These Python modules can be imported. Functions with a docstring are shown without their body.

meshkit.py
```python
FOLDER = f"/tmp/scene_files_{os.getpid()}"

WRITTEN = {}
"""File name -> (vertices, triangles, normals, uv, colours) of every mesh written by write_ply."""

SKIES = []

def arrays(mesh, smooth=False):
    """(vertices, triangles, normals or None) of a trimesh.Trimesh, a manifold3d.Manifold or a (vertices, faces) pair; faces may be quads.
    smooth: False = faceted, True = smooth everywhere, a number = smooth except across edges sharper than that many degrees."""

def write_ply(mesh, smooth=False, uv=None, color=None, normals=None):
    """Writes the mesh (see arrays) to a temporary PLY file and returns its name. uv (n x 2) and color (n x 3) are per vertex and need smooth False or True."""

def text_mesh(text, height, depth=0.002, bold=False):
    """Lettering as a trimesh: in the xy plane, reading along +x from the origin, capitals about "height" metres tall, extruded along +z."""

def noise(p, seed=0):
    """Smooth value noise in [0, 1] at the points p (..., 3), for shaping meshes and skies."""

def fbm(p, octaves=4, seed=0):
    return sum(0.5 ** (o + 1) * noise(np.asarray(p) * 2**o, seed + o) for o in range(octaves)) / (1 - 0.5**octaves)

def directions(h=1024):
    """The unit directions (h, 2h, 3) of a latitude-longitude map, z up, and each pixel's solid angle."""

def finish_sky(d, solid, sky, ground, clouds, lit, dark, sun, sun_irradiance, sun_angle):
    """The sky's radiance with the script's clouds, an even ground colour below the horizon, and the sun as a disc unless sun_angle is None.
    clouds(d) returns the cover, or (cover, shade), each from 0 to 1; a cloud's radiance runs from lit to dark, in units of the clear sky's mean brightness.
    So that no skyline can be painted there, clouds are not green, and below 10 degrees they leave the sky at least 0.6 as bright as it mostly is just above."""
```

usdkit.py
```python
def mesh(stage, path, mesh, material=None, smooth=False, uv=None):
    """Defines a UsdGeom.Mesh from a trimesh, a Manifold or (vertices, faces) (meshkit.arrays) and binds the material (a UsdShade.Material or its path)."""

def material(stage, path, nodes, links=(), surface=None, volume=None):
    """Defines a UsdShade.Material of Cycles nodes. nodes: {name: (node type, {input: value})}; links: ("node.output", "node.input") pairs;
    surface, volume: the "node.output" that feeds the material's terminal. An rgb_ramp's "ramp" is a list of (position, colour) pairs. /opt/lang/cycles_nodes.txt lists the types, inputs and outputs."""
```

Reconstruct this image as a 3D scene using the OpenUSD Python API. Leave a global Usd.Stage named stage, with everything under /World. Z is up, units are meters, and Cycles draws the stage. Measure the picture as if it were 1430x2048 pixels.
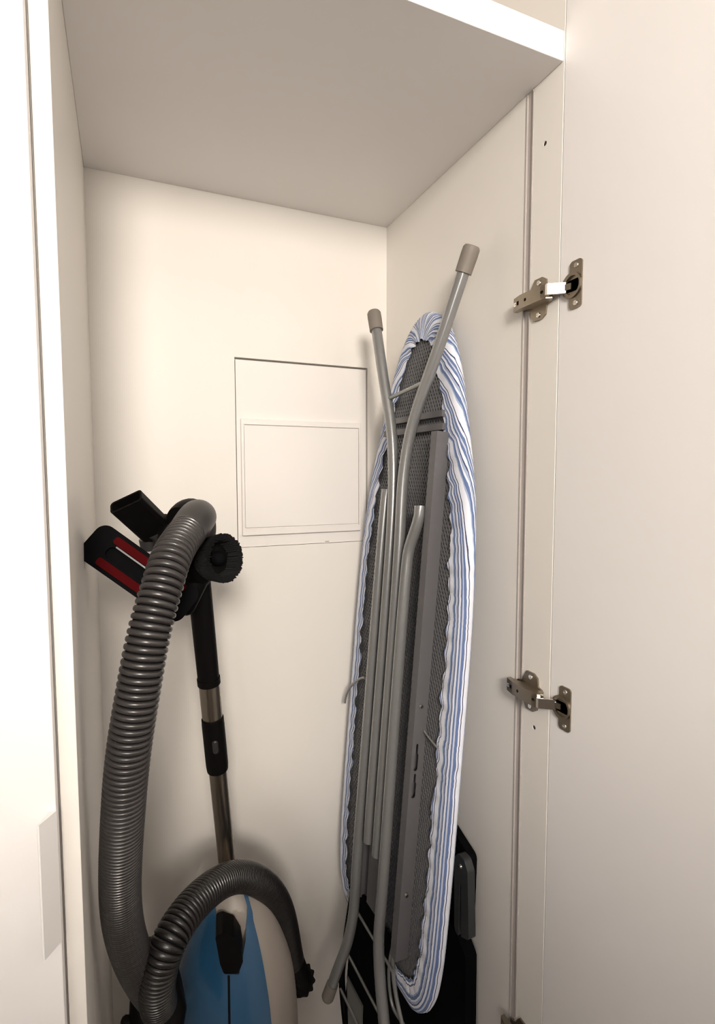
"""Open built-in wardrobe with a vacuum cleaner, an ironing board and a folded step stool."""
import math, random
import numpy as np
import trimesh
import manifold3d as m3
from manifold3d import Manifold, CrossSection
from shapely.geometry import Polygon, LineString, Point
from scipy.interpolate import CubicSpline, PchipInterpolator
import usdkit
from pxr import Usd, UsdGeom, UsdLux, UsdShade, Gf, Sdf, Vt

random.seed(7); rng = np.random.default_rng(7)
stage = Usd.Stage.CreateInMemory()
UsdGeom.SetStageUpAxis(stage, UsdGeom.Tokens.z); UsdGeom.SetStageMetersPerUnit(stage, 1.0)
world = UsdGeom.Xform.Define(stage, '/World'); stage.SetDefaultPrim(world.GetPrim())
UsdGeom.Scope.Define(stage, '/World/Looks')

# ------------------------------------------------------------------ camera
YAW, PITCH, ROLL, FPX = 0.4070977, -0.0689324, -0.0014838, 1079.593
cam = UsdGeom.Camera.Define(stage, '/World/camera')
_f = np.array([math.sin(YAW)*math.cos(PITCH), math.cos(YAW)*math.cos(PITCH), math.sin(PITCH)])
_r = np.array([math.cos(YAW), -math.sin(YAW), 0.0]); _u = np.cross(_r, _f)
_r2 = _r*math.cos(ROLL)+_u*math.sin(ROLL); _u2 = -_r*math.sin(ROLL)+_u*math.cos(ROLL)
M = np.eye(4); M[0, :3] = _r2; M[1, :3] = _u2; M[2, :3] = -_f; M[3, :3] = (0, 0, 1.5)
cam.AddTransformOp().Set(Gf.Matrix4d(*M.ravel().tolist()))
cam.CreateHorizontalApertureAttr(36.0); cam.CreateVerticalApertureAttr(36.0*2048/1430)
cam.CreateFocalLengthAttr(FPX*36.0/1430); cam.CreateClippingRangeAttr(Gf.Vec2f(0.01, 100))
cam.CreateExposureAttr(0.0)

# ------------------------------------------------------------------ light
def rect_light(name, loc, target, w, h, power, col):
    l = UsdLux.RectLight.Define(stage, '/World/'+name)
    z = np.array(loc, float)-np.array(target, float); z /= np.linalg.norm(z)
    x = np.cross([0, 0, 1.0], z); x /= np.linalg.norm(x); y = np.cross(z, x)
    T = np.eye(4); T[0, :3] = x; T[1, :3] = y; T[2, :3] = z; T[3, :3] = loc
    l.AddTransformOp().Set(Gf.Matrix4d(*T.ravel().tolist()))
    l.CreateWidthAttr(w); l.CreateHeightAttr(h); l.CreateIntensityAttr(power); l.CreateColorAttr(Gf.Vec3f(*col))
    l.CreateNormalizeAttr(False)
    return l
rect_light('unseen_soft_light', (-1.25, -2.30, 1.75), (0.15, 1.2, 1.75), 1.3, 1.0, 6.0, (1.0, 0.955, 0.91))  # unseen soft source, out of view behind left, brightens the wardrobe from the front
SPOT = np.array([-.25, -1.45, 2.17]); SPOT_AT = np.array([.50, 1.0, 2.50])
sp = UsdLux.SphereLight.Define(stage, '/World/unseen_spot_beam')  # unseen main light, out of view behind the camera
_z = (SPOT-SPOT_AT)/np.linalg.norm(SPOT-SPOT_AT); _x = np.cross([0, 0, 1.0], _z); _x /= np.linalg.norm(_x); _y = np.cross(_z, _x)
_T = np.eye(4); _T[0, :3] = _x; _T[1, :3] = _y; _T[2, :3] = _z; _T[3, :3] = SPOT
sp.AddTransformOp().Set(Gf.Matrix4d(*_T.ravel().tolist()))
sp.CreateRadiusAttr(0.26); sp.CreateIntensityAttr(84.0); sp.CreateColorAttr(Gf.Vec3f(1.0, 0.92, 0.83))
_sh = UsdLux.ShapingAPI.Apply(sp.GetPrim()); _sh.CreateShapingConeAngleAttr(40.0); _sh.CreateShapingConeSoftnessAttr(0.16)  # cone edge placed so the lower doors and interior fall dark

# ------------------------------------------------------------------ materials
def mat(name, col, rough=0.5, metal=0.0, bump=None, spec=0.5, var=0.0, coat=0.0):
    n = {'p': ('principled_bsdf', {'base_color': col, 'roughness': rough, 'metallic': metal, 'specular_ior_level': spec, 'coat_weight': coat, 'coat_roughness': 0.15})}
    L = []
    if bump or var:
        n['tc'] = ('texture_coordinate', {})
        n['nz'] = ('noise_texture', {'scale': bump[0] if bump else 12.0, 'detail': 4.0})
        L.append(('tc.object', 'nz.vector'))
        if bump:
            n['b'] = ('bump', {'strength': bump[1], 'distance': 0.002})
            L += [('nz.fac', 'b.height'), ('b.normal', 'p.normal')]
        if var:
            lo = tuple(c*(1-var) for c in col); hi = tuple(min(1, c*(1+var)) for c in col)
            n['rr'] = ('rgb_ramp', {'ramp': [(0.3, lo), (0.7, hi)]})
            L += [('nz.fac', 'rr.fac'), ('rr.color', 'p.base_color')]
    return usdkit.material(stage, '/World/Looks/'+name, n, L, surface='p.BSDF')

MT = {}
MT['lacquer'] = mat('white_lacquer', (0.815, 0.79, 0.775), 0.42, bump=(300, 0.03))
MT['lacquer_in'] = mat('white_melamine', (0.79, 0.755, 0.705), 0.45, bump=(350, 0.03))
MT['plaster'] = mat('wall_paint', (0.74, 0.73, 0.72), 0.85, bump=(120, 0.15))
MT['steel_white'] = mat('white_steel', (0.80, 0.765, 0.73), 0.4)
MT['strip'] = mat('grey_profile', (0.44, 0.40, 0.375), 0.5, var=0.05)
MT['nickel'] = mat('nickel', (0.33, 0.285, 0.225), 0.30, 1.0, bump=(900, 0.1))
MT['chrome'] = mat('chrome', (0.80, 0.77, 0.72), 0.16, 1.0)
MT['dark'] = mat('recess_shade', (0.03, 0.025, 0.02), 0.7)  # shade of drill holes and hinge cups put in as dark colour
MT['floor'] = mat('wood_floor', (0.12, 0.085, 0.06), 0.5, var=0.2)  # floor out of view, kept dark to lessen light bounced from below
MT['tube'] = mat('grey_enamel_tube', (0.27, 0.272, 0.268), 0.22, 0.5, bump=(700, 0.03), coat=0.3)
MT['rail'] = mat('grey_rail', (0.125, 0.12, 0.125), 0.45, 0.2)
MT['mesh'] = mat('grey_mesh', (0.13, 0.13, 0.135), 0.5, 0.2)
MT['cap'] = mat('taupe_rubber', (0.19, 0.165, 0.14), 0.6)
MT['felt'] = mat('dark_felt', (0.018, 0.018, 0.02), 0.95)
MT['wire'] = mat('zinc_wire', (0.30, 0.30, 0.29), 0.4, 0.6)
MT['blackp'] = mat('black_plastic', (0.0035, 0.003, 0.003), 0.5, spec=0.1)
MT['blackm'] = mat('black_matt', (0.003, 0.003, 0.0035), 0.8, spec=0.05)
MT['bristle'] = mat('black_bristle', (0.005, 0.005, 0.005), 0.9, bump=(900, 0.6))
MT['red'] = mat('dark_red_velvet', (0.055, 0.0025, 0.003), 0.9, spec=0.05)
MT['hose'] = mat('grey_hose', (0.026, 0.0225, 0.0215), 0.36, 0.0, spec=0.6, coat=0.25)
MT['hose2'] = mat('black_hose', (0.008, 0.0065, 0.006), 0.34, 0.0, spec=0.5, coat=0.15)
MT['greyp'] = mat('grey_plastic', (0.024, 0.022, 0.022), 0.42)
MT['satin'] = mat('satin_steel', (0.36, 0.32, 0.27), 0.3, 1.0)
MT['blue'] = mat('blue_plastic', (0.020, 0.080, 0.165), 0.2, coat=0.7)
MT['shell'] = mat('warm_grey_plastic', (0.36, 0.32, 0.28), 0.45)
MT['slate'] = mat('slate_plastic', (0.028, 0.030, 0.032), 0.5)

# striped cotton: stripes follow the unrolled cross coordinate kept in the mesh's uv
W_, N_, B_, L_, G_ = (0.69, 0.71, 0.78), (0.06, 0.07, 0.14), (0.115, 0.165, 0.32), (0.32, 0.385, 0.53), (0.50, 0.53, 0.62)
seq = [(0, W_), (.17, N_), (.215, W_), (.29, B_), (.37, G_), (.42, B_), (.50, W_), (.60, N_), (.64, L_), (.72, W_), (.78, B_), (.88, L_), (.93, W_)]
MT['stripe'] = usdkit.material(stage, '/World/Looks/striped_cotton', {
    'tc': ('texture_coordinate', {}), 'sx': ('separate_xyz', {}),
    'sc': ('math', {'math_type': 'multiply', 'value2': 1/0.046}), 'fr': ('math', {'math_type': 'fraction'}),
    'rp': ('rgb_ramp', {'ramp': seq, 'interpolate': False}),
    'nz': ('noise_texture', {'scale': 700.0, 'detail': 2.0}), 'b': ('bump', {'strength': 0.25, 'distance': 0.001}),
    'p': ('principled_bsdf', {'roughness': 0.85, 'specular_ior_level': 0.2, 'sheen_weight': 0.1})},
    [('tc.UV', 'sx.vector'), ('sx.x', 'sc.value1'), ('sc.value', 'fr.value1'), ('fr.value', 'rp.fac'), ('rp.color', 'p.base_color'),
     ('tc.object', 'nz.vector'), ('nz.fac', 'b.height'), ('b.normal', 'p.normal')], surface='p.BSDF')

# ------------------------------------------------------------------ helpers
used = {}
def numbered(parent, name):
    k = used.get((parent, name), 0); used[(parent, name)] = k+1
    return name if k == 0 else '%s_%03d' % (name, k)
def keys(prim, **kw):
    for k, v in kw.items():
        if v: prim.SetCustomDataByKey(k, v)
def thing(name, label, category, group=None, kind=None, loc=(0, 0, 0)):
    path = '/World/'+numbered('/World', name)
    x = UsdGeom.Xform.Define(stage, path); x.AddTranslateOp().Set(Gf.Vec3d(*map(float, loc)))
    keys(x.GetPrim(), label=label, category=category, group=group, kind=kind)
    BASE[path] = np.array(loc, float)
    return path
FACING = np.array([0, 0, 1.5])   # the attachments lie turned to the open front of the wardrobe
BASE = {'/World': np.zeros(3)}
def tri(mesh):
    if hasattr(mesh, 'to_mesh'):
        mm = mesh.to_mesh(); return np.asarray(mm.vert_properties[:, :3], float), np.asarray(mm.tri_verts, int)
    if isinstance(mesh, tuple): return np.asarray(mesh[0], float), np.asarray(mesh[1], int)
    return np.asarray(mesh.vertices, float), np.asarray(mesh.faces, int)
def part(name, mesh, material, parent='/World', smooth=35, uv=None, **kw):
    """One Mesh prim; the mesh is given in world metres and moved into its thing's frame."""
    v, f = tri(mesh)
    base = BASE['/'+'/'.join(parent.strip('/').split('/')[:2])] if parent != '/World' else BASE['/World']
    path = parent+'/'+numbered(parent, name)
    m = usdkit.mesh(stage, path, (v-base, f), MT[material], smooth=True if uv is not None else smooth, uv=uv)
    keys(m.GetPrim(), **kw)
    return path
def cat(*ms):
    vs, fs, k = [], [], 0
    for m in ms:
        v, f = tri(m)
        if f.shape[1] == 4: f = np.vstack([f[:, [0, 1, 2]], f[:, [0, 2, 3]]])
        vs.append(v); fs.append(f+k); k += len(v)
    return np.vstack(vs), np.vstack(fs)
def box(x0, x1, y0, y1, z0, z1, r=0.0):
    """Box with its edges rounded by r."""
    lo, hi = np.minimum([x0, y0, z0], [x1, y1, z1]), np.maximum([x0, y0, z0], [x1, y1, z1])
    if r <= 0: return Manifold.cube((hi-lo).tolist()).translate(lo.tolist())
    s = Manifold.sphere(r, 12); pts = []
    return Manifold.batch_hull([s.translate([(lo[0]+r, hi[0]-r)[i], (lo[1]+r, hi[1]-r)[j], (lo[2]+r, hi[2]-r)[k]]) for i in (0, 1) for j in (0, 1) for k in (0, 1)])
def xf(man, P, X, Y, Z):
    """Places a shape made in local x, y, z at P with the given axes."""
    A = np.column_stack([X, Y, Z, P])
    return man.transform(A.tolist())
def unit(v): v = np.asarray(v, float); return v/np.linalg.norm(v)
def tube(pts, rad, seg=16, per=10, cap=True, smoothpath=True, ribs=None):
    """Round tube swept along a smooth path; rad is a number or a function of the arc length; returns (v, f)."""
    P = np.asarray(pts, float)
    if smoothpath and len(P) > 2:
        d = np.r_[0, np.cumsum(np.linalg.norm(np.diff(P, axis=0), axis=1)**0.5)]
        cs = CubicSpline(d, P); fine = cs(np.linspace(0, d[-1], 60*len(P)))
    else:
        fine = np.vstack([np.linspace(a, b, 30)[:-1] for a, b in zip(P[:-1], P[1:])]+[P[-1:]])
    L = np.r_[0, np.cumsum(np.linalg.norm(np.diff(fine, axis=0), axis=1))]
    if ribs is None: S = np.linspace(0, L[-1], max(2, per*(len(P)-1)+1) if (smoothpath and len(P) > 2) or len(P) > 2 else 2)
    else: S = ribs(L[-1])
    C = np.column_stack([np.interp(S, L, fine[:, k]) for k in range(3)])
    T = np.gradient(C, axis=0) if len(C) > 2 else np.repeat([C[1]-C[0]], 2, 0)
    if ribs is not None:
        Ts = np.column_stack([np.interp(np.clip(S+.004, 0, L[-1]), L, fine[:, k])-np.interp(np.clip(S-.004, 0, L[-1]), L, fine[:, k]) for k in range(3)]); T = Ts
    T = T/np.linalg.norm(T, axis=1, keepdims=True)
    n = unit(np.cross(T[0], [0.3, 1, 0.2])); v = []
    ang = np.linspace(0, 2*np.pi, seg, endpoint=False)
    for i in range(len(C)):
        n = unit(n-T[i]*(n@T[i])); b = np.cross(T[i], n)
        r = rad(S[i], L[-1]) if callable(rad) else rad
        v.append(C[i]+r*(np.cos(ang)[:, None]*n+np.sin(ang)[:, None]*b))
    v = np.vstack(v); f = []
    k = len(C)
    i, j = np.meshgrid(np.arange(k-1), np.arange(seg), indexing='ij'); j2 = (j+1) % seg
    q = np.stack([i*seg+j, i*seg+j2, (i+1)*seg+j2, (i+1)*seg+j], -1).reshape(-1, 4)
    f = np.vstack([q[:, [0, 1, 2]], q[:, [0, 2, 3]]])
    if cap:
        a, b2 = len(v), len(v)+1
        v = np.vstack([v, C[0], C[-1]]); jj = np.arange(seg); j2 = (jj+1) % seg
        f = np.vstack([f, np.column_stack([np.full(seg, a), j2, jj]), np.column_stack([np.full(seg, b2), (k-1)*seg+jj, (k-1)*seg+j2])])
    return v, f
def rod(a, b, r, seg=12): return tube([a, b], r, seg)
def capsule(a, b, ra, rb=None, n=20):
    rb = ra if rb is None else rb
    return Manifold.batch_hull([Manifold.sphere(ra, n).translate(list(map(float, a))), Manifold.sphere(rb, n).translate(list(map(float, b)))])
def cyl(P, axis, h, r, r2=None, n=28):
    Z = unit(axis); X = unit(np.cross(Z, [0.2, 0.9, 0.31])); Y = np.cross(Z, X)
    return xf(Manifold.cylinder(h, r, r if r2 is None else r2, n), P, X, Y, Z)
def extrude(poly, h):
    """Extrudes a list of 2-D points along +z."""
    return Manifold.extrude(CrossSection([np.asarray(poly, float)], m3.FillRule.NonZero), h)
def rrect(w, h, r):
    return np.array(Polygon([(-w/2+r, -h/2+r), (w/2-r, -h/2+r), (w/2-r, h/2-r), (-w/2+r, h/2-r)]).buffer(r, 6).exterior.coords[:-1])
def ccw(p):
    p = np.asarray(p, float); x, y = p[:, 0], p[:, 1]
    return p if np.dot(x, np.roll(y, -1))-np.dot(y, np.roll(x, -1)) > 0 else p[::-1]

# ------------------------------------------------------------------ the room
XL, XR, YF, YB = -0.0557, 0.6064, 0.6424, 1.2236     # inner faces of the open wardrobe, its front edge and its back
ZS, ZT, ZB = 2.102, 2.52, 0.04                       # underside of the shelf, top, top of the bottom panel
PT = 0.0178                                          # panel thickness
RX0, RX1, RY0, RY1, RZ = -2.2, 0.665, -2.4, 1.26, 2.58
S_ = dict(kind='structure')
part('floor', box(RX0-.05, RX1+.05, RY0-.05, RY1+.05, -.05, 0), 'floor', **S_)
part('ceiling', box(RX0-.05, RX1+.05, RY0-.05, RY1+.05, RZ, RZ+.05), 'plaster', **S_)
part('wall_back', box(RX0-.05, RX1+.05, RY1, RY1+.05, 0, RZ), 'plaster', **S_)
part('wall_right', box(RX1, RX1+.05, RY0, RY1, 0, RZ), 'plaster', **S_)
part('wall_left', box(RX0-.05, RX0, RY0, RY1, 0, RZ), 'plaster', **S_)
part('wall_rear', box(RX0-.05, RX1+.05, RY0-.05, RY0, 0, RZ), 'plaster', **S_)

# ------------------------------------------------------------------ the open wardrobe
wd = thing('wardrobe', 'open white built-in wardrobe with a high shelf, holding the vacuum cleaner and ironing board', 'wardrobe', loc=(XL, YF, 0))
part('side_panel', box(XL-PT, XL, YF, YB+.012, 0, ZT, .0008), 'lacquer_in', wd)
right = box(XR, XR+PT, YF, YB+.012, 0, ZT, .0008)
groove = box(XR-.01, XR+.006, .7045, .7225, ZB, ZS)
for y, z in ((0.679, 2.0057), (0.6754, 1.0853)):
    right = right-cyl((XR-.01, y, z), (1, 0, 0), .016, .0036, n=16)
part('side_panel', right-groove, 'lacquer_in', wd)
for y, z in ((0.679, 2.0057), (0.6754, 1.0853)): part('hole_shade_plug', cyl((XR+.0012, y, z), (1, 0, 0), .004, .0035, n=16), 'dark', wd, label='dark plug standing for the shade inside a small drill hole')  # dark plugs paint the shade inside the drilled holes
part('grey_strip', cat(box(XR+.0015, XR+.006, .7047, .7223, ZB, ZS), box(XR-.0012, XR+.006, .7047, .7076, ZB, ZS, .0006), box(XR-.0012, XR+.006, .7194, .7223, ZB, ZS, .0006)), 'strip', wd, label='grey vertical profile strip let into the side panel')
EPX0, EPX1, EPZ0, EPZ1 = 0.2315, 0.5552, 1.3345, 1.7605   # opening for the fuse box
part('back_panel', box(XL, XR, YB, YB+.012, 0, ZT)-box(EPX0, EPX1, YB-.01, YB+.02, EPZ0, EPZ1), 'lacquer_in', wd)
part('shelf', box(XL, XR, YF+.0015, YB, ZS, ZS+.042, .0012), 'lacquer', wd)
part('bottom_panel', box(XL, XR, YF, YB, ZB-.018, ZB), 'lacquer_in', wd)
part('plinth', box(XL, XR, YF+.03, YF+.045, 0, ZB-.018), 'lacquer', wd)
part('top_panel', box(XL-PT, XR+PT, YF, YB+.012, ZT, ZT+.018), 'lacquer_in', wd)
DX = XR+.0003                                       # inner face of the door that stands open
door = part('door', box(DX, DX+.019, -0.045, YF-.0007, 0.07, ZT+.015, .0012), 'lacquer', wd, label='right-hand wardrobe door standing open at a right angle')

def hinge(zc):
    """Concealed cup hinge: plate on the side panel, arm, link, and the cup set into the door."""
    plate = []
    # winged mounting plate lying on the panel (local x = towards the room, z up)
    wing = Polygon([(.703, zc-.012), (.697, zc-.024), (.692, zc-.031), (.676, zc-.031), (.668, zc-.026), (.666, zc-.012),
                    (.658, zc-.010), (.658, zc+.010), (.666, zc+.012), (.668, zc+.026), (.676, zc+.031), (.692, zc+.031), (.697, zc+.024), (.703, zc+.012), (.714, zc+.009), (.714, zc-.009)]).buffer(.002, 4).buffer(-.001)
    w = extrude(ccw(np.array(wing.exterior.coords[:-1])), .003)
    w = xf(w, (XR-.003, 0, 0), (0, 1, 0), (0, 0, 1), (1, 0, 0))
    for s in (-1, 1): w = w-cyl((XR-.01, .682, zc+s*.0245), (1, 0, 0), .02, .0022, n=12)
    p = part('hinge', w, 'nickel', wd, label='nickel plated cup hinge joining the open door to the side panel')
    for s in (-1, 1):
        h = cyl((XR-.0012, .682, zc+s*.0245), (-1, 0, 0), .0034, .0042, .0036, 20)-box(XR-.006, XR-.0035, .679, .685, zc+s*.0245-.0006, zc+s*.0245+.0006)-box(XR-.006, XR-.0035, .6814, .6826, zc+s*.0245-.003, zc+s*.0245+.003)
        part('screw', h, 'chrome', p)
    # hinge arm: an inverted channel with slot and set screw
    prof = [(.725, .009), (.725, .0165), (.705, .0215), (.658, .0225), (.648, .020), (.643, .012), (.652, .003), (.695, .003), (.707, .009)]
    arm = extrude(ccw(prof), .0215)
    arm = arm.transform([[0, -1, 0, XR], [1, 0, 0, 0], [0, 0, 1, zc-.01075]])
    arm = arm-box(XR-.05, XR-.013, .708, .7145, zc-.0032, zc+.0032)-cyl((XR-.05, .692, zc), (1, 0, 0), .033, .0026, n=12)-cyl((XR-.05, .655, zc), (1, 0, 0), .034, .0026, n=12)
    part('arm', arm, 'nickel', p)
    part('set_screw', cyl((XR-.0145, .7195, zc), (-1, 0, 0), .004, .0034, n=18)-box(XR-.024, XR-.0175, .716, .723, zc-.0005, zc+.0005), 'chrome', p)
    part('hinge_pin', cyl((XR-.0125, .6475, zc-.0116), (0, 0, 1), .0232, .0022, n=12), 'nickel', p)
    # link arms running into the cup
    link = Manifold.batch_hull([box(XR-.0245, XR-.0225, .640, .643, zc-.0078, zc+.0078), box(XR-.0035, XR-.0015, .625, .628, zc-.0078, zc+.0078)])
    link = link+Manifold.batch_hull([box(XR-.0245, XR-.0200, .6415, .645, zc-.0078, zc+.0078), box(XR-.0150, XR-.0120, .648, .651, zc-.0078, zc+.0078)])
    part('link', link, 'chrome', p, label='bright steel link of the hinge')
    part('link', Manifold.batch_hull([box(XR-.011, XR-.0085, .646, .649, zc-.0045, zc+.0045), box(XR-.002, XR+.0005, .617, .620, zc-.0045, zc+.0045)]), 'nickel', p)
    # cup flange and bowl on the door
    fl = Polygon(rrect(.0235, .068, .006)+[.6085, zc]).union(Point(.6150, zc).buffer(.0185, 24)).intersection(Polygon([(.597, zc-.1), (.6385, zc-.1), (.6385, zc+.1), (.597, zc+.1)]))
    g = extrude(ccw(np.array(fl.exterior.coords[:-1])), .0022)
    g = g.transform([[0, 0, -1, DX], [1, 0, 0, 0], [0, 1, 0, 0]])
    rim = (cyl((DX, .6150, zc), (-1, 0, 0), .0042, .0182, n=40)^box(DX-.01, DX+.01, .5975, .70, zc-.05, zc+.05))
    cup = (g+rim)-cyl((DX-.02, .6135, zc), (1, 0, 0), .019, .0135, n=32)-box(DX-.02, DX-.0008, .603, .640, zc-.0085, zc+.0085)
    for s in (-1, 1): cup = cup-cyl((DX-.01, .6075, zc+s*.0265), (1, 0, 0), .02, .002, n=12)
    part('cup', cup, 'nickel', p)
    part('cup_shade_disc', cyl((DX-.0002, .6135, zc), (-1, 0, 0), .0006, .0134, n=28), 'dark', p)  # dark disc in place of the shaded depth of the cup
    for s in (-1, 1):
        part('screw', cyl((DX-.0014, .6075, zc+s*.0265), (-1, 0, 0), .0022, .0042, .0034, 20)-box(DX-.006, DX-.0028, .6045, .6105, zc+s*.0265-.0006, zc+s*.0265+.0006), 'chrome', p)
for z in (1.7735, 1.144, 0.526): hinge(z)

# neighbouring closed wardrobe on the left
nb = thing('wardrobe', 'closed white wardrobe door at the left edge, beside the open wardrobe', 'wardrobe', loc=(-0.68, YF, 0))
NX1 = -0.0752
part('door', box(-0.68, NX1, YF-.0195, YF-.0005, 0.07, ZT+.015, .0012), 'lacquer', nb)
part('carcass', box(-0.70, XL-PT-.0006, YF+.004, YB+.012, 0, ZT), 'lacquer_in', nb)
hz0, hz1 = 1.007, 1.151
hp = Polygon([(NX1-.001, YF-.019), (NX1+.0005, YF-.022), (NX1-.013, YF-.042), (NX1-.0145, YF-.0425), (NX1-.015, YF-.041), (NX1-.008, YF-.0255), (NX1-.008, YF-.019)])
part('handle', extrude(ccw(np.array(hp.exterior.coords[:-1])), hz1-hz0).translate([0, 0, hz0]), 'lacquer', nb, smooth=30, label='white lipped grip handle on the door edge')

# fuse box cover set into the back
eb = thing('fuse_box_cover', 'white fuse box cover set flush into the back panel, left of the ironing board', 'fuse box', loc=(EPX0, YB, EPZ0))
part('back_box', box(EPX0-.004, EPX1+.004, YB+.0125, YB+.020, EPZ0-.004, EPZ1+.004), 'strip', eb, label='grey back of the recess')
part('plate', box(EPX0+.0022, EPX1-.0030, YB+.0025, YB+.0125, EPZ0+.0008, EPZ1-.0042, .0008), 'steel_white', eb)
CX0, CX1, CZ0, CZ1 = 0.2425, 0.5335, 1.3625, 1.6255
part('flap', box(CX0, CX1, YB-.0065, YB+.0022, CZ0, CZ1, .0012)-box(CX0+.006, CX1-.0045, YB-.01, YB-.0015, CZ0+.0145, CZ1-.0125), 'steel_white', eb, label='raised hinged flap of the fuse box cover')
part('flap_panel', box(CX0+.0068, CX1-.0053, YB-.0058, YB-.0016, CZ0+.0175, CZ1-.0155, .0008), 'steel_white', eb)
part('latch_mark', box(.4430, .4530, YB+.0014, YB+.0025, 1.3375, 1.3398, .0003), 'strip', eb)

# ------------------------------------------------------------------ the ironing board
O = np.array([.45135, 1.0, .43])
NN = unit([1, .05, -.085]); ES = unit(np.array([0, 0, 1])-NN[2]*NN); ET = -np.cross(NN, ES) if np.cross(NN, ES)[1] > 0 else np.cross(NN, ES)
EN = -NN                                            # along the board, across it, and out of its underside
def Bp(s, t, n): return O+np.multiply.outer(np.asarray(s, float), ES)+np.multiply.outer(np.asarray(t, float), ET)+np.multiply.outer(np.asarray(n, float), EN)
ib = thing('ironing_board', 'folded ironing board with blue and white striped cover leaning in the right corner', 'ironing board', loc=tuple(Bp(0, 0.03, 0)))
T0 = .028
ws = PchipInterpolator([.07, .10, .15, .22, .40, .70, .86, 1.02, 1.10, 1.18, 1.28, 1.342, 1.385, 1.402], [.150, .178, .196, .203, .206, .206, .202, .187, .168, .145, .112, .082, .045, .012])
ss = np.r_[np.linspace(.07, .2, 14)[:-1], np.linspace(.2, 1.28, 40)[:-1], np.linspace(1.28, 1.402, 16)]
half = ws(ss)
outline = Polygon(list(zip(ss, T0+half))+list(zip(ss[::-1], T0-half[::-1]))).buffer(.012, 8).buffer(-.012, join_style=1).buffer(-.02, 8).buffer(.02, 8)
ring = LineString(list(outline.exterior.coords))
NP = 640
ring_pts = np.array([ring.interpolate(k/NP, normalized=True).coords[0] for k in range(NP)])
if np.dot(ring_pts[:, 0], np.roll(ring_pts[:, 1], -1))-np.dot(ring_pts[:, 1], np.roll(ring_pts[:, 0], -1)) < 0: ring_pts = ring_pts[::-1]
for _ in range(6): ring_pts = (np.roll(ring_pts, 1, 0)+2*ring_pts+np.roll(ring_pts, -1, 0))/4
tg = np.roll(ring_pts, -1, 0)-np.roll(ring_pts, 1, 0); tg /= np.linalg.norm(tg, axis=1, keepdims=True)
out = np.column_stack([tg[:, 1], -tg[:, 0]])
arc = np.r_[0, np.cumsum(np.linalg.norm(np.diff(ring_pts, axis=0), axis=1))]
TH = .026
# the cloth: profile from the top face over the rim and round to a gathered hem on the underside
prof = [(-.05, -TH, -.050), (-.012, -TH, -.012), (-.003, -TH+.002, -.003), (.003, -TH+.008, .005), (.0045, -TH/2, .012), (.003, -.005, .022), (-.002, .001, .028), (-.010, .0035, .037), (-.019, .004, .046), (-.028, .004, .055), (-.036, .0038, .063), (-.043, .0035, .070)]
rows, uvs = [], []
ph = np.cumsum(.55+.35*rng.random(NP))
def smooth_noise(n, k):
    a = rng.random(n)
    for _ in range(k): a = (np.roll(a, 1)+a+np.roll(a, -1))/3
    return (a-a.mean())/(a.std()+1e-9)
hem, ruf = smooth_noise(NP, 3), smooth_noise(NP, 1)
frozen = np.clip(ring_pts[:, 1]-T0, -.203, .203)
low = ring_pts[:, 0] < .30
uacross = np.where(low, np.sign(ring_pts[:, 1]-T0)*.203, frozen)
ny = np.where(low, np.sign(ring_pts[:, 1]-T0), out[:, 1])
endfade = np.where(ring_pts[:, 0] > .09, 1, 1)
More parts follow.
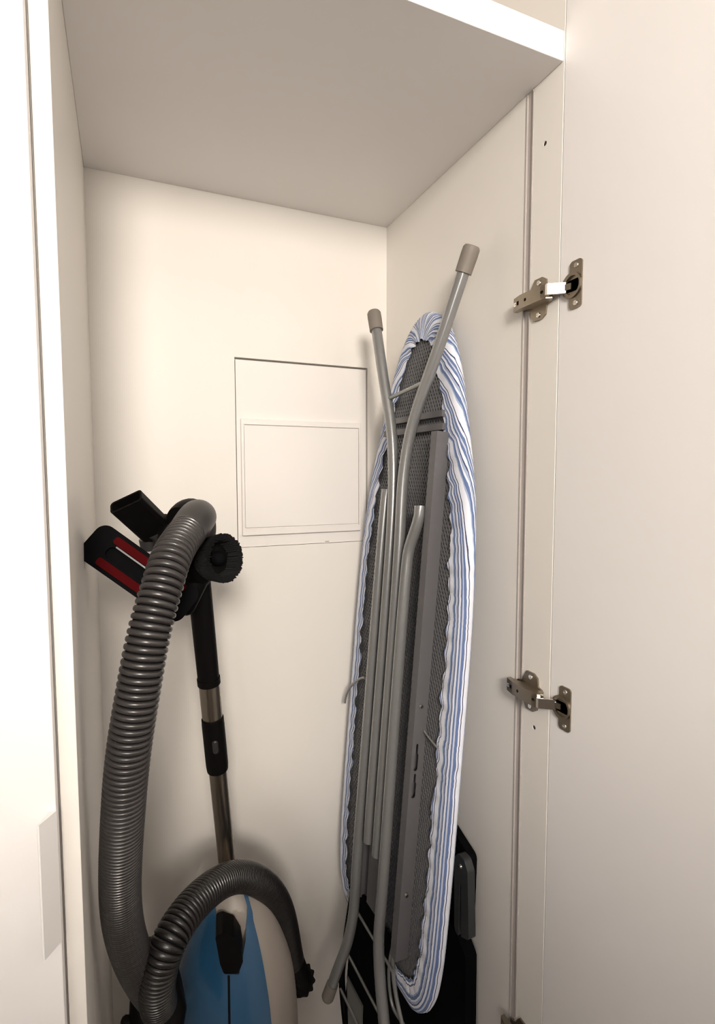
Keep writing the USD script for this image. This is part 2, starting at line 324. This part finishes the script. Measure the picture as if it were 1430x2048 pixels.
for k, (o, b, d) in enumerate(prof):
    g = max(0, (k-6)/5.0)
    oo = o+g*.0020*hem; bb = b+(g**1.3)*(.0016*np.sin(ph*1.0)+.0012*ruf)
    if k in (4, 5): bb = bb+0*ruf; oo = oo+.0007*ruf
    p = ring_pts+out*oo[:, None]
    if o < -.005:
        ex = LineString(list(outline.buffer(o-.050).buffer(.050, 16).exterior.coords))
        q = np.array([ex.interpolate(ex.project(Point(*a))).coords[0] for a in ring_pts+out*o])
        for _ in range(4): q = (np.roll(q, 1, 0)+2*q+np.roll(q, -1, 0))/4
        p = q+out*(oo-o)[:, None]
    rows.append(Bp(p[:, 0], p[:, 1], bb))
    uvs.append(np.column_stack([uacross+d*ny+.003*g*ruf+10, arc]))
V_ = np.vstack(rows); U_ = np.vstack(uvs); K = len(prof)
ii, jj = np.meshgrid(np.arange(K-1), np.arange(NP), indexing='ij'); j2 = (jj+1) % NP
Q = np.stack([ii*NP+jj, ii*NP+j2, (ii+1)*NP+j2, (ii+1)*NP+jj], -1).reshape(-1, 4)
Fc = np.vstack([Q[:, [0, 1, 2]], Q[:, [0, 2, 3]]])
# sheet over the top face (turned to the cupboard side)
ctr = len(V_); V_ = np.vstack([V_, [Bp(.7, T0, -TH)]]); U_ = np.vstack([U_, [[10, 0]]])
Fc = np.vstack([Fc, np.column_stack([np.full(NP, ctr), (np.arange(NP)+1) % NP, np.arange(NP)])])
nrm = np.cross(V_[Fc[0, 1]]-V_[Fc[0, 0]], V_[Fc[0, 2]]-V_[Fc[0, 0]])
if nrm@EN > 0: Fc = Fc[:, ::-1]
part('cover', (V_, Fc), 'stripe', ib, uv=U_, label='blue and white striped cotton cover with a gathered hem')

def board_prism(poly2d, n0, n1):
    """Extrudes an (s, t) polygon between two heights over the underside."""
    m = extrude(ccw(np.array(poly2d)[:, ::1]), n1-n0)
    A = np.column_stack([ES, ET, EN, Bp(0, 0, n0)])
    if np.linalg.det(A[:, :3]) < 0:
        m = extrude(ccw(np.array(poly2d)[:, ::-1]), n1-n0); A = np.column_stack([ET, ES, EN, Bp(0, 0, n0)])
    return m.transform(A.tolist())
inner = outline.buffer(-.004).simplify(.0006)
part('board', board_prism(inner.exterior.coords[:-1], -TH+.003, -.006), 'felt', ib)
# expanded metal underside: two families of thin strips crossing in diamonds
lat = outline.buffer(-.012); strips_v = []; strips_f = []; cnt = 0
def strip(p, q, n0, n1, w):
    global cnt
    d = unit([q[0]-p[0], q[1]-p[1]]); e = np.array([-d[1], d[0]])*w/2
    c = np.array([[p[0]-e[0], p[1]-e[1]], [q[0]-e[0], q[1]-e[1]], [q[0]+e[0], q[1]+e[1]], [p[0]+e[0], p[1]+e[1]]])
    v = np.vstack([Bp(c[:, 0], c[:, 1], n0), Bp(c[:, 0], c[:, 1], n1)])
    f = np.array([[4, 5, 6], [4, 6, 7], [0, 1, 5], [0, 5, 4], [1, 2, 6], [1, 6, 5], [2, 3, 7], [2, 7, 6], [3, 0, 4], [3, 4, 7]])
    strips_v.append(v); strips_f.append(f+cnt); cnt += 8
DL, DT = .0150, .0088
for sgn in (1, -1):
    slope = DL/DT*sgn
    for c in np.arange(-1.2, 2.6, DL):
        ln = LineString([(c+slope*(-.3), -.3), (c+slope*.4, .4)]).intersection(lat)
        for g in getattr(ln, 'geoms', [ln]):
            if g.is_empty or g.length < .01: continue
            a, b = g.coords[0], g.coords[-1]
            strip(a, b, -.004 if sgn > 0 else -.0036, -.0012 if sgn > 0 else -.0008, .0027)
part('mesh_plate', (np.vstack(strips_v), np.vstack(strips_f)), 'mesh', ib, smooth=False, kind='stuff', label='grey expanded metal underside')
# the rim that the metal is pressed into
rimo = outline.buffer(-.010); rimi = outline.buffer(-.017)
rm = board_prism(rimo.simplify(.0005).exterior.coords[:-1], -.005, .0005)-board_prism(rimi.simplify(.0005).exterior.coords[:-1], -.02, .01)
part('rim', rm, 'rail', ib)
def rail(tc, s0, s1, slots):
    w, h = .0098, .028
    r = board_prism([(s0, tc-w), (s1, tc-w), (s1, tc+w), (s0, tc+w)], 0, h)-board_prism([(s0-.01, tc-w+.0016), (s1+.01, tc-w+.0016), (s1+.01, tc+w-.0016), (s0-.01, tc+w-.0016)], -.01, h-.0016)
    for a, b in slots:
        for (x0, x1, y0, y1) in ((a, a+(b-a)*.55, .0125, .0215), (a+(b-a)*.5, b, .0145, .0195)):
            r = r-Manifold.batch_hull([cyl(Bp(x0, tc, (y0+y1)/2), ET, .05, (y1-y0)/2, n=12), cyl(Bp(x1, tc, (y0+y1)/2), ET, .05, (y1-y0)/2, n=12)])
    return part('rail', r, 'rail', ib)
rl = rail(.138, .150, 1.152, [(.520, .565), (.468, .508)])
rail(-.033, .150, 1.03, [])
for s in (.640, .279):
    part('bolt', cyl(Bp(s, .1495, .017), ET, .004, .0042, .003, 16), 'chrome', rl)
def crossbar(s, t0, t1):
    return part('crossbar', board_prism([(s-.006, t0), (s+.006, t0), (s+.006, t1), (s-.006, t1)], .0005, .012), 'rail', ib)
crossbar(1.188, -.075, .135); crossbar(1.163, -.085, .140)
# legs: two frames of two tubes each, splayed into feet at opposite ends
R_ = .0112
def legtube(pts): return part('leg', tube([Bp(*p) for p in pts], R_, 20, 8), 'tube', ib)
ft1, ft2 = np.array([.573, .822, 1.897]), np.array([.527, 1.135, 1.858])
def inv(P): q = np.asarray(P)-O; return np.array([q@ES, q@ET, q@EN])
f1, f2 = inv(np.array([0.5697, 0.8156, 1.8948])), inv(np.array([0.5051, 1.0800, 1.8471]))
def mix(a, b, u): return tuple(np.asarray(a)*(1-u)+np.asarray(b)*u)
tA, tB = (1.12, .010, .036), (1.12, .056, .040)
legtube([(.305, .021, .032), (.6, .020, .033), (.95, .020, .034), (1.06, .013, .035), mix(tA, f2, .13), mix(tA, f2, .45), mix(tA, f2, .8), tuple(f2)])
legtube([(.300, .059, .032), (.6, .058, .033), (.95, .058, .036), (1.06, .057, .038), mix(tB, f1, .13), mix(tB, f1, .45), mix(tB, f1, .8), tuple(f1)])
def legcap(a, b, r=.0150):
    a, b = Bp(*a), Bp(*b); d = unit(b-a)
    c = Manifold.batch_hull([cyl(a-d*.0, d, .03, r*.96, r, 28), cyl(b, d, .004, r*.98, r*.82, 28)])
    return part('foot_cap', c, 'cap', ib, label='taupe rubber foot cap')
legcap(mix(tA, f2, .87), tuple(f2)); legcap(mix(tB, f1, .89), tuple(f1), .0155)
part('cross_rod', rod(Bp(*mix(tA, f2, .36)), Bp(*mix(tB, f1, .37)), .0042), 'tube', ib)
f3 = inv(np.array([0.3707, 1.0272, 0.3745])); f4 = np.array([-.30, .300, .036])
tC, tD = (.09, -.014, .036), (.115, .096, .036)
legtube([(1.04, -.020, .030), (.9, -.017, .034), (.5, -.017, .035), (.2, -.016, .035), (.13, -.015, .035), mix(tC, f3, .18), mix(tC, f3, .5), mix(tC, f3, .8), tuple(f3)])
legtube([(1.012, .113, .030), (.980, .111, .031), (.935, .0955, .034), (.90, .0925, .036), (.5, .0925, .036), (.22, .0955, .036), (.15, .097, .036), mix(tD, f4, .15), mix(tD, f4, .5), mix(tD, f4, .8), tuple(f4)])
legcap(mix(tC, f3, .8), tuple(f3), .0135); legcap(mix(tD, f4, .9), tuple(f4), .0135)
# thin wire stays
part('wire_stay', tube([Bp(.592, .150, .006), Bp(.586, .170, .006), Bp(.583, .200, .009)], .0020, 8), 'wire', ib)
part('wire_stay', tube([Bp(.612, -.085, .012), Bp(.604, -.11, .008), Bp(.57, -.155, .010), Bp(.52, -.178, .012)], .0030, 8), 'wire', ib)
# iron rest beyond the tail: tray, bars and side wires
ir = part('iron_rest', board_prism(ccw([(.155, -.062), (.155, .108), (-.16, .108), (-.16, -.062)]), .008, .013), 'blackm', ib, label='black iron rest tray with wire bars below the board')
for s in (.118, .000, -.10): part('bar', rod(Bp(s, -.075, .020), Bp(s-.004, .128, .020), .0030), 'wire', ir)
part('bar', tube([Bp(.19, -.050, .016), Bp(.06, -.066, .018), Bp(-.06, -.082, .016), Bp(-.10, -.085, .012), Bp(-.20, -.045, .008), Bp(-.33, .015, .004)], .0075, 12), 'blackp', ir)
part('bar', tube([Bp(.165, .116, .012), Bp(.10, .107, .014), Bp(.06, .112, .012), Bp(.035, .130, .010), Bp(.030, .165, .006), Bp(-.03, .185, .004), Bp(-.20, .195, .002)], .0034, 10), 'wire', ir)
part('bar', tube([Bp(.175, .126, .012), Bp(.09, .124, .012), Bp(.045, .150, .010), Bp(.025, .160, .008), Bp(-.08, .170, .004), Bp(-.3, .172, .002)], .0042, 10), 'tube', ir)
part('plate', board_prism(ccw([(-.055, -.055), (-.055, .02), (-.15, .03), (-.15, -.03)]), .014, .018), 'tube', ir)
part('stop_plate', board_prism(ccw([(.315, .005), (.315, .072), (.165, .080), (.165, .010)]), .016, .020), 'rail', ib)

# ------------------------------------------------------------------ folded step stool behind the board
st = thing('step_stool', 'black folded step stool standing behind the lower right of the ironing board', 'step stool', loc=(.55, .86, ZB))
def side_prism(yz, x0, x1, soft=.004):
    p = Polygon(yz).buffer(-soft).buffer(soft, 6)
    m = extrude(ccw(np.array(p.exterior.coords[:-1])), x1-x0)
    return m.transform([[0, 0, 1, x0], [1, 0, 0, 0], [0, 1, 0, 0]])
part('tread_panel', side_prism([(.810, ZB), (1.16, ZB), (1.16, .60), (.842, .60), (.812, .575)], .575, .600, .012), 'blackm', st)
part('frame_panel', side_prism([(.840, .585), (1.15, .585), (1.15, .83), (.925, .83), (.900, .795), (.818, .770), (.822, .640)], .586, .602, .012), 'blackm', st)
stp = side_prism([(.797, .625), (.845, .600), (.848, .755), (.836, .772), (.815, .772), (.803, .755)], .570, .586, .010)-side_prism([(.822, .600), (.832, .600), (.830, .715), (.824, .715)], .56, .60, .002)
hb = part('hinge_bracket', stp, 'slate', st)
part('rivet', cyl((.5705, .826, .752), (-1, 0, 0), .003, .0048, .0032, 18), 'chrome', hb)

# ------------------------------------------------------------------ the vacuum cleaner
vc = thing('vacuum_cleaner', 'blue and grey canister vacuum cleaner with long ribbed hose standing on end', 'vacuum cleaner', loc=tuple(np.r_[np.array([0.1661, 0.9730, 0.5856])[:2], ZB]))
VC = np.asarray(np.array([0.1661, 0.9730, 0.5856])); VC[2] = 0
ang = math.radians(-10)
VA = np.array([math.cos(ang), math.sin(ang), 0]); VBk = np.array([math.sin(ang), -math.cos(ang), 0]); UZ = np.array([0, 0, 1.0])
# the blue front is turned a little to the left
th = math.radians(34)
FR = math.cos(th)*VBk-math.sin(th)*VA; SD = math.cos(th)*VA+math.sin(th)*VBk
zs = np.array([ZB, .11, .16, .30, .42, .50, .555, .62, .675, .715, .742, .750])
hw = np.array([.080, .095, .106, .110, .110, .107, .101, .085, .065, .044, .024, .008])
hd = np.array([.080, .095, .108, .114, .114, .110, .102, .084, .064, .044, .026, .010])
pw, pd = PchipInterpolator(zs, hw), PchipInterpolator(zs, hd)
def loft(grow, n=64):
    Z = np.r_[np.linspace(zs[0], .12, 5), np.linspace(.14, .70, 26), np.linspace(.708, zs[-1], 10)]
    a = np.linspace(0, 2*np.pi, n, endpoint=False); v = []
    e = .80
    cx, cy = np.sign(np.cos(a))*np.abs(np.cos(a))**e, np.sign(np.sin(a))*np.abs(np.sin(a))**e
    for z in Z:
        v.append(VC+np.multiply.outer(cx*(pw(z)+grow), SD)+np.multiply.outer(cy*(pd(z)+grow), FR)+UZ*(z+(grow if z > .7 else -0*grow)))
    v = np.vstack(v); k = len(Z)
    i, j = np.meshgrid(np.arange(k-1), np.arange(n), indexing='ij'); j2 = (j+1) % n
    q = np.stack([i*n+j, i*n+j2, (i+1)*n+j2, (i+1)*n+j], -1).reshape(-1, 4)
    v = np.vstack([v, VC+UZ*zs[0], VC+UZ*(zs[-1]+grow)]); c0, c1 = len(v)-2, len(v)-1
    jj = np.arange(n); j2 = (jj+1) % n
    f = np.vstack([q[:, [0, 1, 2]], q[:, [0, 2, 3]], np.column_stack([np.full(n, c0), j2, jj]), np.column_stack([np.full(n, c1), (k-1)*n+jj, (k-1)*n+j2])])
    t = trimesh.Trimesh(v, f, process=False)
    if t.volume < 0: f = f[:, ::-1]
    return Manifold(m3.Mesh(v.astype(np.float32), f.astype(np.uint32)))
core, skin = loft(0), loft(.0055)
def front_block(f0): return xf(Manifold.cube([.6, .6, 1.4], True), VC+FR*(f0+.3)+UZ*.4, SD, FR if np.dot(np.cross(SD, FR), UZ) > 0 else -FR, UZ)
def face_prism(pix, d0, d1):
    """Prism through points of the face, along the horizontal direction VBk: pix = (a, z) pairs."""
    m = extrude(ccw(pix), d1-d0)
    A = np.column_stack([VA, UZ, np.cross(VA, UZ), VC]); sg = np.dot(np.cross(VA, UZ), VBk)
    m = m.translate([0, 0, d0 if sg > 0 else -d1])
    return m.transform(A.tolist())
GRIP = [(-0.0333, 0.7307), (-0.0247, 0.7488), (0.0169, 0.7431), (0.0234, 0.7236), (0.0194, 0.6831), (0.0068, 0.6399), (-0.0066, 0.6420), (-0.0231, 0.6604)]
hole = face_prism(GRIP, .0, .3)
_zz = np.linspace(.0, .78, 40)
_fz = .43*pd(np.clip(_zz, zs[0], zs[-1]))
fb = extrude(ccw(list(zip(_fz, _zz))+[(.4, .78), (.4, 0.0)]), .6).translate([0, 0, -.3])
_ax = np.cross(FR, UZ)
fb = fb.transform(np.column_stack([FR, UZ, _ax, VC]).tolist())
blue = (skin ^ fb)-core-hole
seam = face_prism([(-.0125, .05), (-.0085, .05), (-.0085, .64), (-.0125, .64)], .0, .3)
core = core-face_prism(GRIP, .045, .3)
part('lower_shell', core, 'shell', vc, smooth=50, label='warm grey lower shell')
part('upper_shell', blue-seam, 'blue', vc, smooth=50, label='glossy blue upper shell with a grip opening')
part('seam', loft(.0045) ^ face_prism([(-.0125, .05), (-.0085, .05), (-.0085, .64), (-.0125, .64)], .0, .3), 'blackp', vc, label='dark seam down the blue shell')
part('pedal', face_prism(np.array(Polygon([(-0.0315, 0.7273), (-0.0192, 0.7283), (-0.0004, 0.7172), (0.0109, 0.6940), (0.0138, 0.6706), (0.0051, 0.6498), (-0.0181, 0.6550), (-0.0243, 0.6745)]).buffer(-.006).buffer(.006, 5).exterior.coords[:-1]), .05, .098), 'blackp', vc, label='black pedal in the grip opening')
part('grip_cap', Manifold.batch_hull([Manifold.sphere(.011, 16).translate((VC+VA*-.012+UZ*.752).tolist()), Manifold.sphere(.011, 16).translate((VC+VA*.014+UZ*.752).tolist())]), 'blackp', vc)
# the ribbed hose, stretched at the top and squeezed further down
def ribber(pitch, per=6):
    def g(L):
        S = [0.0]
        while S[-1] < L:
            p = pitch(S[-1]/L)
            for k in range(1, per+1): S.append(S[-1]+p/per)
        return np.minimum(np.array(S), L)
    return g
def rib_radius(R, pitch, depth, per=6):
    cyc = [0.0, .80, .97, 1.0, .97, .80]
    state = {'k': 0}
    def r(s, L):
        k = state['k']; state['k'] += 1
        return R-depth(s/L)*(1-cyc[k % per])
    return r
hp1 = lambda u: float(np.interp(u, [0, .05, .16, .30, .45, .60, .72, 1], [.0060, .0072, .0090, .0088, .0070, .0052, .0042, .0040]))
dp1 = lambda u: float(np.interp(u, [0, .06, .14, .32, .5, .62, .75, 1], [.0018, .0036, .0056, .0052, .0034, .0018, .0009, .0006]))
HA = [(0.0970, 0.8427, 1.4322), (0.0857, 0.8141, 1.4231), (0.0558, 0.7485, 1.3943), (0.0407, 0.7197, 1.3608), (0.0238, 0.7013, 1.3096), (0.0085, 0.6917, 1.2398), (-0.0041, 0.6918, 1.1672), (-0.0126, 0.7056, 1.0853), (-0.0190, 0.7339, 0.9891), (-0.0200, 0.7562, 0.9172), (-0.0132, 0.7806, 0.8443), (0.0024, 0.8064, 0.7701), (0.0173, 0.8389, 0.7062)]
hs = part('hose', tube(HA, rib_radius(.0262, hp1, dp1), 36, ribs=ribber(hp1), cap=True), 'hose', vc, smooth=60, label='grey ribbed hose hanging down the left side')
HBt = [(0.0250, 0.8036, 0.7164), (0.0223, 0.7908, 0.7493), (0.0255, 0.7814, 0.7875), (0.0381, 0.7841, 0.8225), (0.0614, 0.8078, 0.8361), (0.1019, 0.8553, 0.8286), (0.1589, 0.9154, 0.7940), (0.2179, 0.9615, 0.7287), (0.2550, 0.9836, 0.6554), (0.2719, 0.9926, 0.5815), (0.2821, 0.9943, 0.5176)]
hp2 = lambda u: float(np.interp(u, [0, .15, .35, .5, .62, 1], [.0050, .0066, .0068, .0056, .0045, .0040]))
dp2 = lambda u: float(np.interp(u, [0, .1, .3, .48, .6, .7, 1], [.0016, .0034, .0036, .0022, .0012, .0007, .0005]))
hs2 = part('hose', tube(HBt, rib_radius(.0262, hp2, dp2), 36, ribs=ribber(hp2), cap=True), 'hose2', vc, smooth=60, label='black hose arching over the blue shell')
part('bellows', tube(HA, lambda s, L: .0262-dp1(s/L)*.62, 30, 16), 'blackm', hs, smooth=60, label='black bellows between the ribs')
part('bellows', tube(HBt, lambda s, L: .0262-dp2(s/L)*.62, 30, 16), 'blackm', hs2, smooth=60, label='black bellows between the ribs')
# swivel housing at the lower left where the hose enters
sw = np.asarray(np.array([0.0234, 0.8821, 0.6632])); toc = unit(FACING-sw)
hx = unit(np.cross(UZ, toc)); hy = np.cross(toc, hx)
swm = Manifold.batch_hull([Manifold.sphere(.022, 20).translate((sw+hx*a+hy*b+toc*c).tolist()) for a, b, c in ((-.012, .055, -.01), (.012, .035, -.015), (.024, -.03, -.01), (.005, -.09, 0), (-.022, -.07, 0), (-.016, .02, 0), (.02, .0, -.03))])
sv = part('swivel_housing', swm, 'blackp', vc, smooth=50)
part('catch', Manifold.batch_hull([Manifold.sphere(.008, 12).translate((sw+hx*a+hy*b).tolist()) for a, b in ((-.03, -.03), (-.045, -.022), (-.036, -.045))]), 'blackp', sv)
# ribbed cuff where the loop ends on the right
cu = np.asarray(np.array([0.2955, 0.9808, 0.4870])); tc_ = unit(FACING-cu)
k1 = unit(np.array([0.2752, 0.9895, 0.4870])-cu); kx = unit(np.cross(tc_, k1)); 
lob = [( (.0255+.0022*math.cos(11*a))*math.cos(a), (.0255+.0022*math.cos(11*a))*math.sin(a)) for a in np.linspace(0, 2*np.pi, 132, endpoint=False)]
cz = unit(tc_*.75+np.array([.35, 0, -.1])); cx_ = unit(np.cross(UZ, cz)); cy_ = np.cross(cz, cx_)
part('knurled_cuff', xf(extrude(lob, .034), cu-cz*.02, cx_, cy_, cz)+cyl(cu+cz*.012, cz, .006, .020, .017, 28)+capsule(cu, np.array([0.2840, 0.9935, 0.5176]), .022, .024), 'blackp', vc, smooth=40)
# bent hose end and handle
HE = [(0.0781, 0.7951, 1.4166), (0.0857, 0.8141, 1.4231), (0.0970, 0.8427, 1.4322), (0.1056, 0.8773, 1.4340), (0.1112, 0.9180, 1.4259)]
part('hose_end', tube(HE, lambda s, L: .0262+.0016*math.sin(min(1, s/L)*3.14), 32, 12), 'greyp', vc, smooth=60, label='smooth grey bent hose end')
part('handle', cat(tube([(0.0829, 0.8701, 1.4244), (0.0952, 0.8869, 1.4289), (0.1052, 0.9091, 1.4186), (0.1110, 0.9366, 1.3822), (0.1153, 0.9569, 1.3142)], lambda s, L: float(np.interp(s/L, [0, .12, .35, 1], [.030, .0345, .031, .0185])), 28, 10)), 'blackp', vc, smooth=60, label='black handle behind the hose end')
WA, WB = np.asarray(np.array([0.1137, 0.9576, 1.3142])), np.asarray(np.array([0.1688, 1.0516, 0.7028])); WD = unit(WB-WA); WL = np.linalg.norm(WB-WA)
def wpt(u):
    """Point of the wand axis at a share of its length."""
    return WA+WD*WL*u
part('wand_grip', cat(tube([wpt(-.03), wpt(0.3120)], lambda s, L: float(np.interp(s/L, [0, 1], [.0200, .0190])), 28), cyl(wpt(0.3120)-WD*.010, WD, .012, .0205, n=28)), 'blackp', vc, smooth=50, label='black upper wand tube')
part('wand_tube', cat(tube([wpt(0.3120), wpt(0.4237)], .0185, 28), cyl(wpt(0.4237), WD, .006, .0185, .0165, 28)), 'satin', vc, smooth=50, label='brushed steel wand sleeve')
cl = part('wand_clip', cat(Manifold.batch_hull([cyl(wpt(0.4237)+WD*.004, WD, .010, .0200, .0205), cyl(wpt(0.6083)-WD*.012, WD, .012, .0205, .0195)])), 'blackp', vc, smooth=50, label='black telescopic lock')
vw = unit(FACING-wpt((0.4237+0.6083)/2)); vw = unit(vw-WD*(vw@WD))
part('lock_button', Manifold.batch_hull([Manifold.sphere(.006, 14).translate((wpt((0.4237*.55+0.6083*.45))+vw*.0175+WD*k).tolist()) for k in (-.008, .010)]), 'greyp', cl)
part('wand_tube', tube([wpt(0.6083)-WD*.004, wpt(1.0)+WD*.02], .0165, 28), 'satin', vc, smooth=50, label='slim steel lower wand tube')
part('accessory_holder', cat(capsule(np.array([0.0663, 0.8810, 1.4030]), np.array([0.1075, 0.9236, 1.3336]), .022, .024), capsule(np.array([0.1075, 0.9236, 1.3336]), np.array([0.0875, 0.9176, 1.2845]), .022, .016), capsule(np.array([0.0576, 0.9083, 1.4245]), np.array([0.1017, 0.9308, 1.3960]), .014, .016)), 'blackp', vc, smooth=60, label='black accessory holder clipped round the wand')

# ------------------------------------------------------------------ accessories held on the wand
def frame_at(P, ax, toward=FACING):
    X = unit(ax); Z = unit(np.asarray(toward)-P); Z = unit(Z-X*(Z@X)); return X, np.cross(Z, X), Z
# crevice nozzle: open flattened tube
ca, cb = np.asarray(np.array([0.0014, 0.8697, 1.4609])), np.asarray(np.array([0.0486, 0.9163, 1.4073])); CD = unit(cb-ca)
X, Y, Z = frame_at(ca, CD)
nz = thing('crevice_nozzle', 'black open-mouthed nozzle pointing up left above the red-striped nozzle', 'vacuum nozzle', loc=tuple(ca))
Ym = unit([.847, -.351, .409]); Ym = unit(Ym-CD*(Ym@CD)); Zm = np.cross(CD, Ym)
def sleeve(w, h, r, p, q):
    m = extrude(ccw(rrect(w, h, r)), 1.0); d = q-p; L = np.linalg.norm(d); D = d/L
    m = extrude(ccw(rrect(w, h, r)), L)
    Zx = np.cross(Ym, D); Zx = unit(Zx); Yy = Ym-D*(Ym@D)
    Yy = unit(Yy); Zx = np.cross(D, Yy)
    return m.transform(np.column_stack([Yy, Zx, D, p]).tolist())
mouth = sleeve(.052, .023, .006, ca, cb)-sleeve(.046, .017, .004, ca-CD*.01, ca+CD*.045)
part('body', mouth, 'blackp', nz, smooth=40)
part('mouth_lining', sleeve(.0455, .0165, .004, ca+CD*.030, ca+CD*.044), 'blackm', nz)
part('neck', cat(tube([cb-CD*.01, cb+CD*.02], .016, 24), cyl(np.asarray(np.array([0.0323, 0.9259, 1.3974])), (.1, .1, -1), .018, .014, .013, 24)), 'greyp', nz, smooth=50, label='grey neck of the nozzle')
# upholstery nozzle with red lint strips
ua, ub = np.asarray(np.array([-0.0366, 0.8544, 1.4013])), np.asarray(np.array([0.0715, 0.8229, 1.3127])); UD = unit(ub-ua); UL = np.linalg.norm(ub-ua)
X, Y, Z = frame_at(ua, UD)
un = thing('upholstery_nozzle', 'black upholstery nozzle with two dark red lint strips, behind the hose', 'vacuum nozzle', loc=tuple(ua))
A_ = np.column_stack([X, Y, Z, ua])
ub_body = extrude(ccw(np.array(Polygon([(-.012, -.026), (UL+.012, -.026), (UL+.012, .026), (-.012, .026)]).buffer(-.012).buffer(.016, 8).exterior.coords[:-1])), .026).translate([0, 0, -.026])
slot = extrude(ccw(rrect(UL*.80, .018, .008)+[UL*.5, 0]), .02).translate([0, 0, -.008])
part('body', (ub_body-slot).transform(A_.tolist()), 'blackm', un, smooth=40)
for s in (-1, 1):
    m = extrude(ccw(rrect(UL*.86, .0115, .004)+[UL*.52, s*.0185]), .0030)
    part('lint_strip', m.transform(A_.tolist()), 'red', un, label='dark red velvet lint strip')
    if s > 0: part('slot_lip', extrude(ccw(rrect(UL*.60, .0024, .001)+[UL*.45, .0105]), .0016).transform(A_.tolist()), 'greyp', un)
part('neck', cyl(ua+UD*UL*.62-Z*.05, Z, .03, .017, .018, 24), 'blackp', un, smooth=40)
# round dusting brush
bc = np.asarray(np.array([0.1312, 0.8560, 1.3695])); BZ = unit(unit(FACING-bc)*.80+np.array([.55, -.05, .0])); bx = unit(np.cross(UZ, BZ)); by = np.cross(BZ, bx)
br = thing('dusting_brush', 'round black dusting brush clipped at the right of the wand handle', 'vacuum brush', loc=tuple(bc))
ell = np.array([(.033*math.cos(a), .036*math.sin(a)) for a in np.linspace(0, 2*np.pi, 48, endpoint=False)])
part('head', Manifold.batch_hull([xf(extrude(ell*.62, .004), bc-BZ*.040, bx, by, BZ), xf(extrude(ell*.98, .006), bc-BZ*.014, bx, by, BZ)])+cyl(bc-BZ*.062, BZ, .03, .016, n=24), 'blackp', br, smooth=40)
bris = []
for k in range(1500):
    a, q = 2*math.pi*rng.random(), .70+.30*math.sqrt(rng.random())
    p0 = bc+bx*.032*q*math.cos(a)+by*.035*q*math.sin(a)-BZ*.010
    d = unit(BZ+(bx*math.cos(a)+by*math.sin(a))*(.06+.07*rng.random())+.025*rng.standard_normal(3))
    bris.append(tube([p0, p0+d*(.026+.002*rng.random())], .0010, 4, cap=False))
part('bristles', cat(*bris), 'bristle', br, smooth=False, kind='stuff', label='black bristles')
part('hub', Manifold.sphere(.012, 20).scale([1, 1, 1]).translate((bc+BZ*.0).tolist()), 'blackm', br, smooth=60)

# ------------------------------------------------------------------ body for the unseen spot light, out of view behind the camera
lamp = thing('unseen_spot_lamp', 'unseen spot lamp out of view behind the viewer, its cone shaped to darken the lower wardrobe', 'spot lamp', loc=(SPOT[0], SPOT[1], RZ))
part('housing', cyl(SPOT+_z*.24, _z, .12, .24, .10, n=40), 'steel_white', lamp)
part('stem', rod(SPOT+_z*.28, (SPOT[0]+_z[0]*.28, SPOT[1]+_z[1]*.28, RZ), .012), 'steel_white', lamp)
part('canopy', cyl((SPOT[0]+_z[0]*.28, SPOT[1]+_z[1]*.28, RZ-.03), UZ, .03, .06, n=32), 'steel_white', lamp)
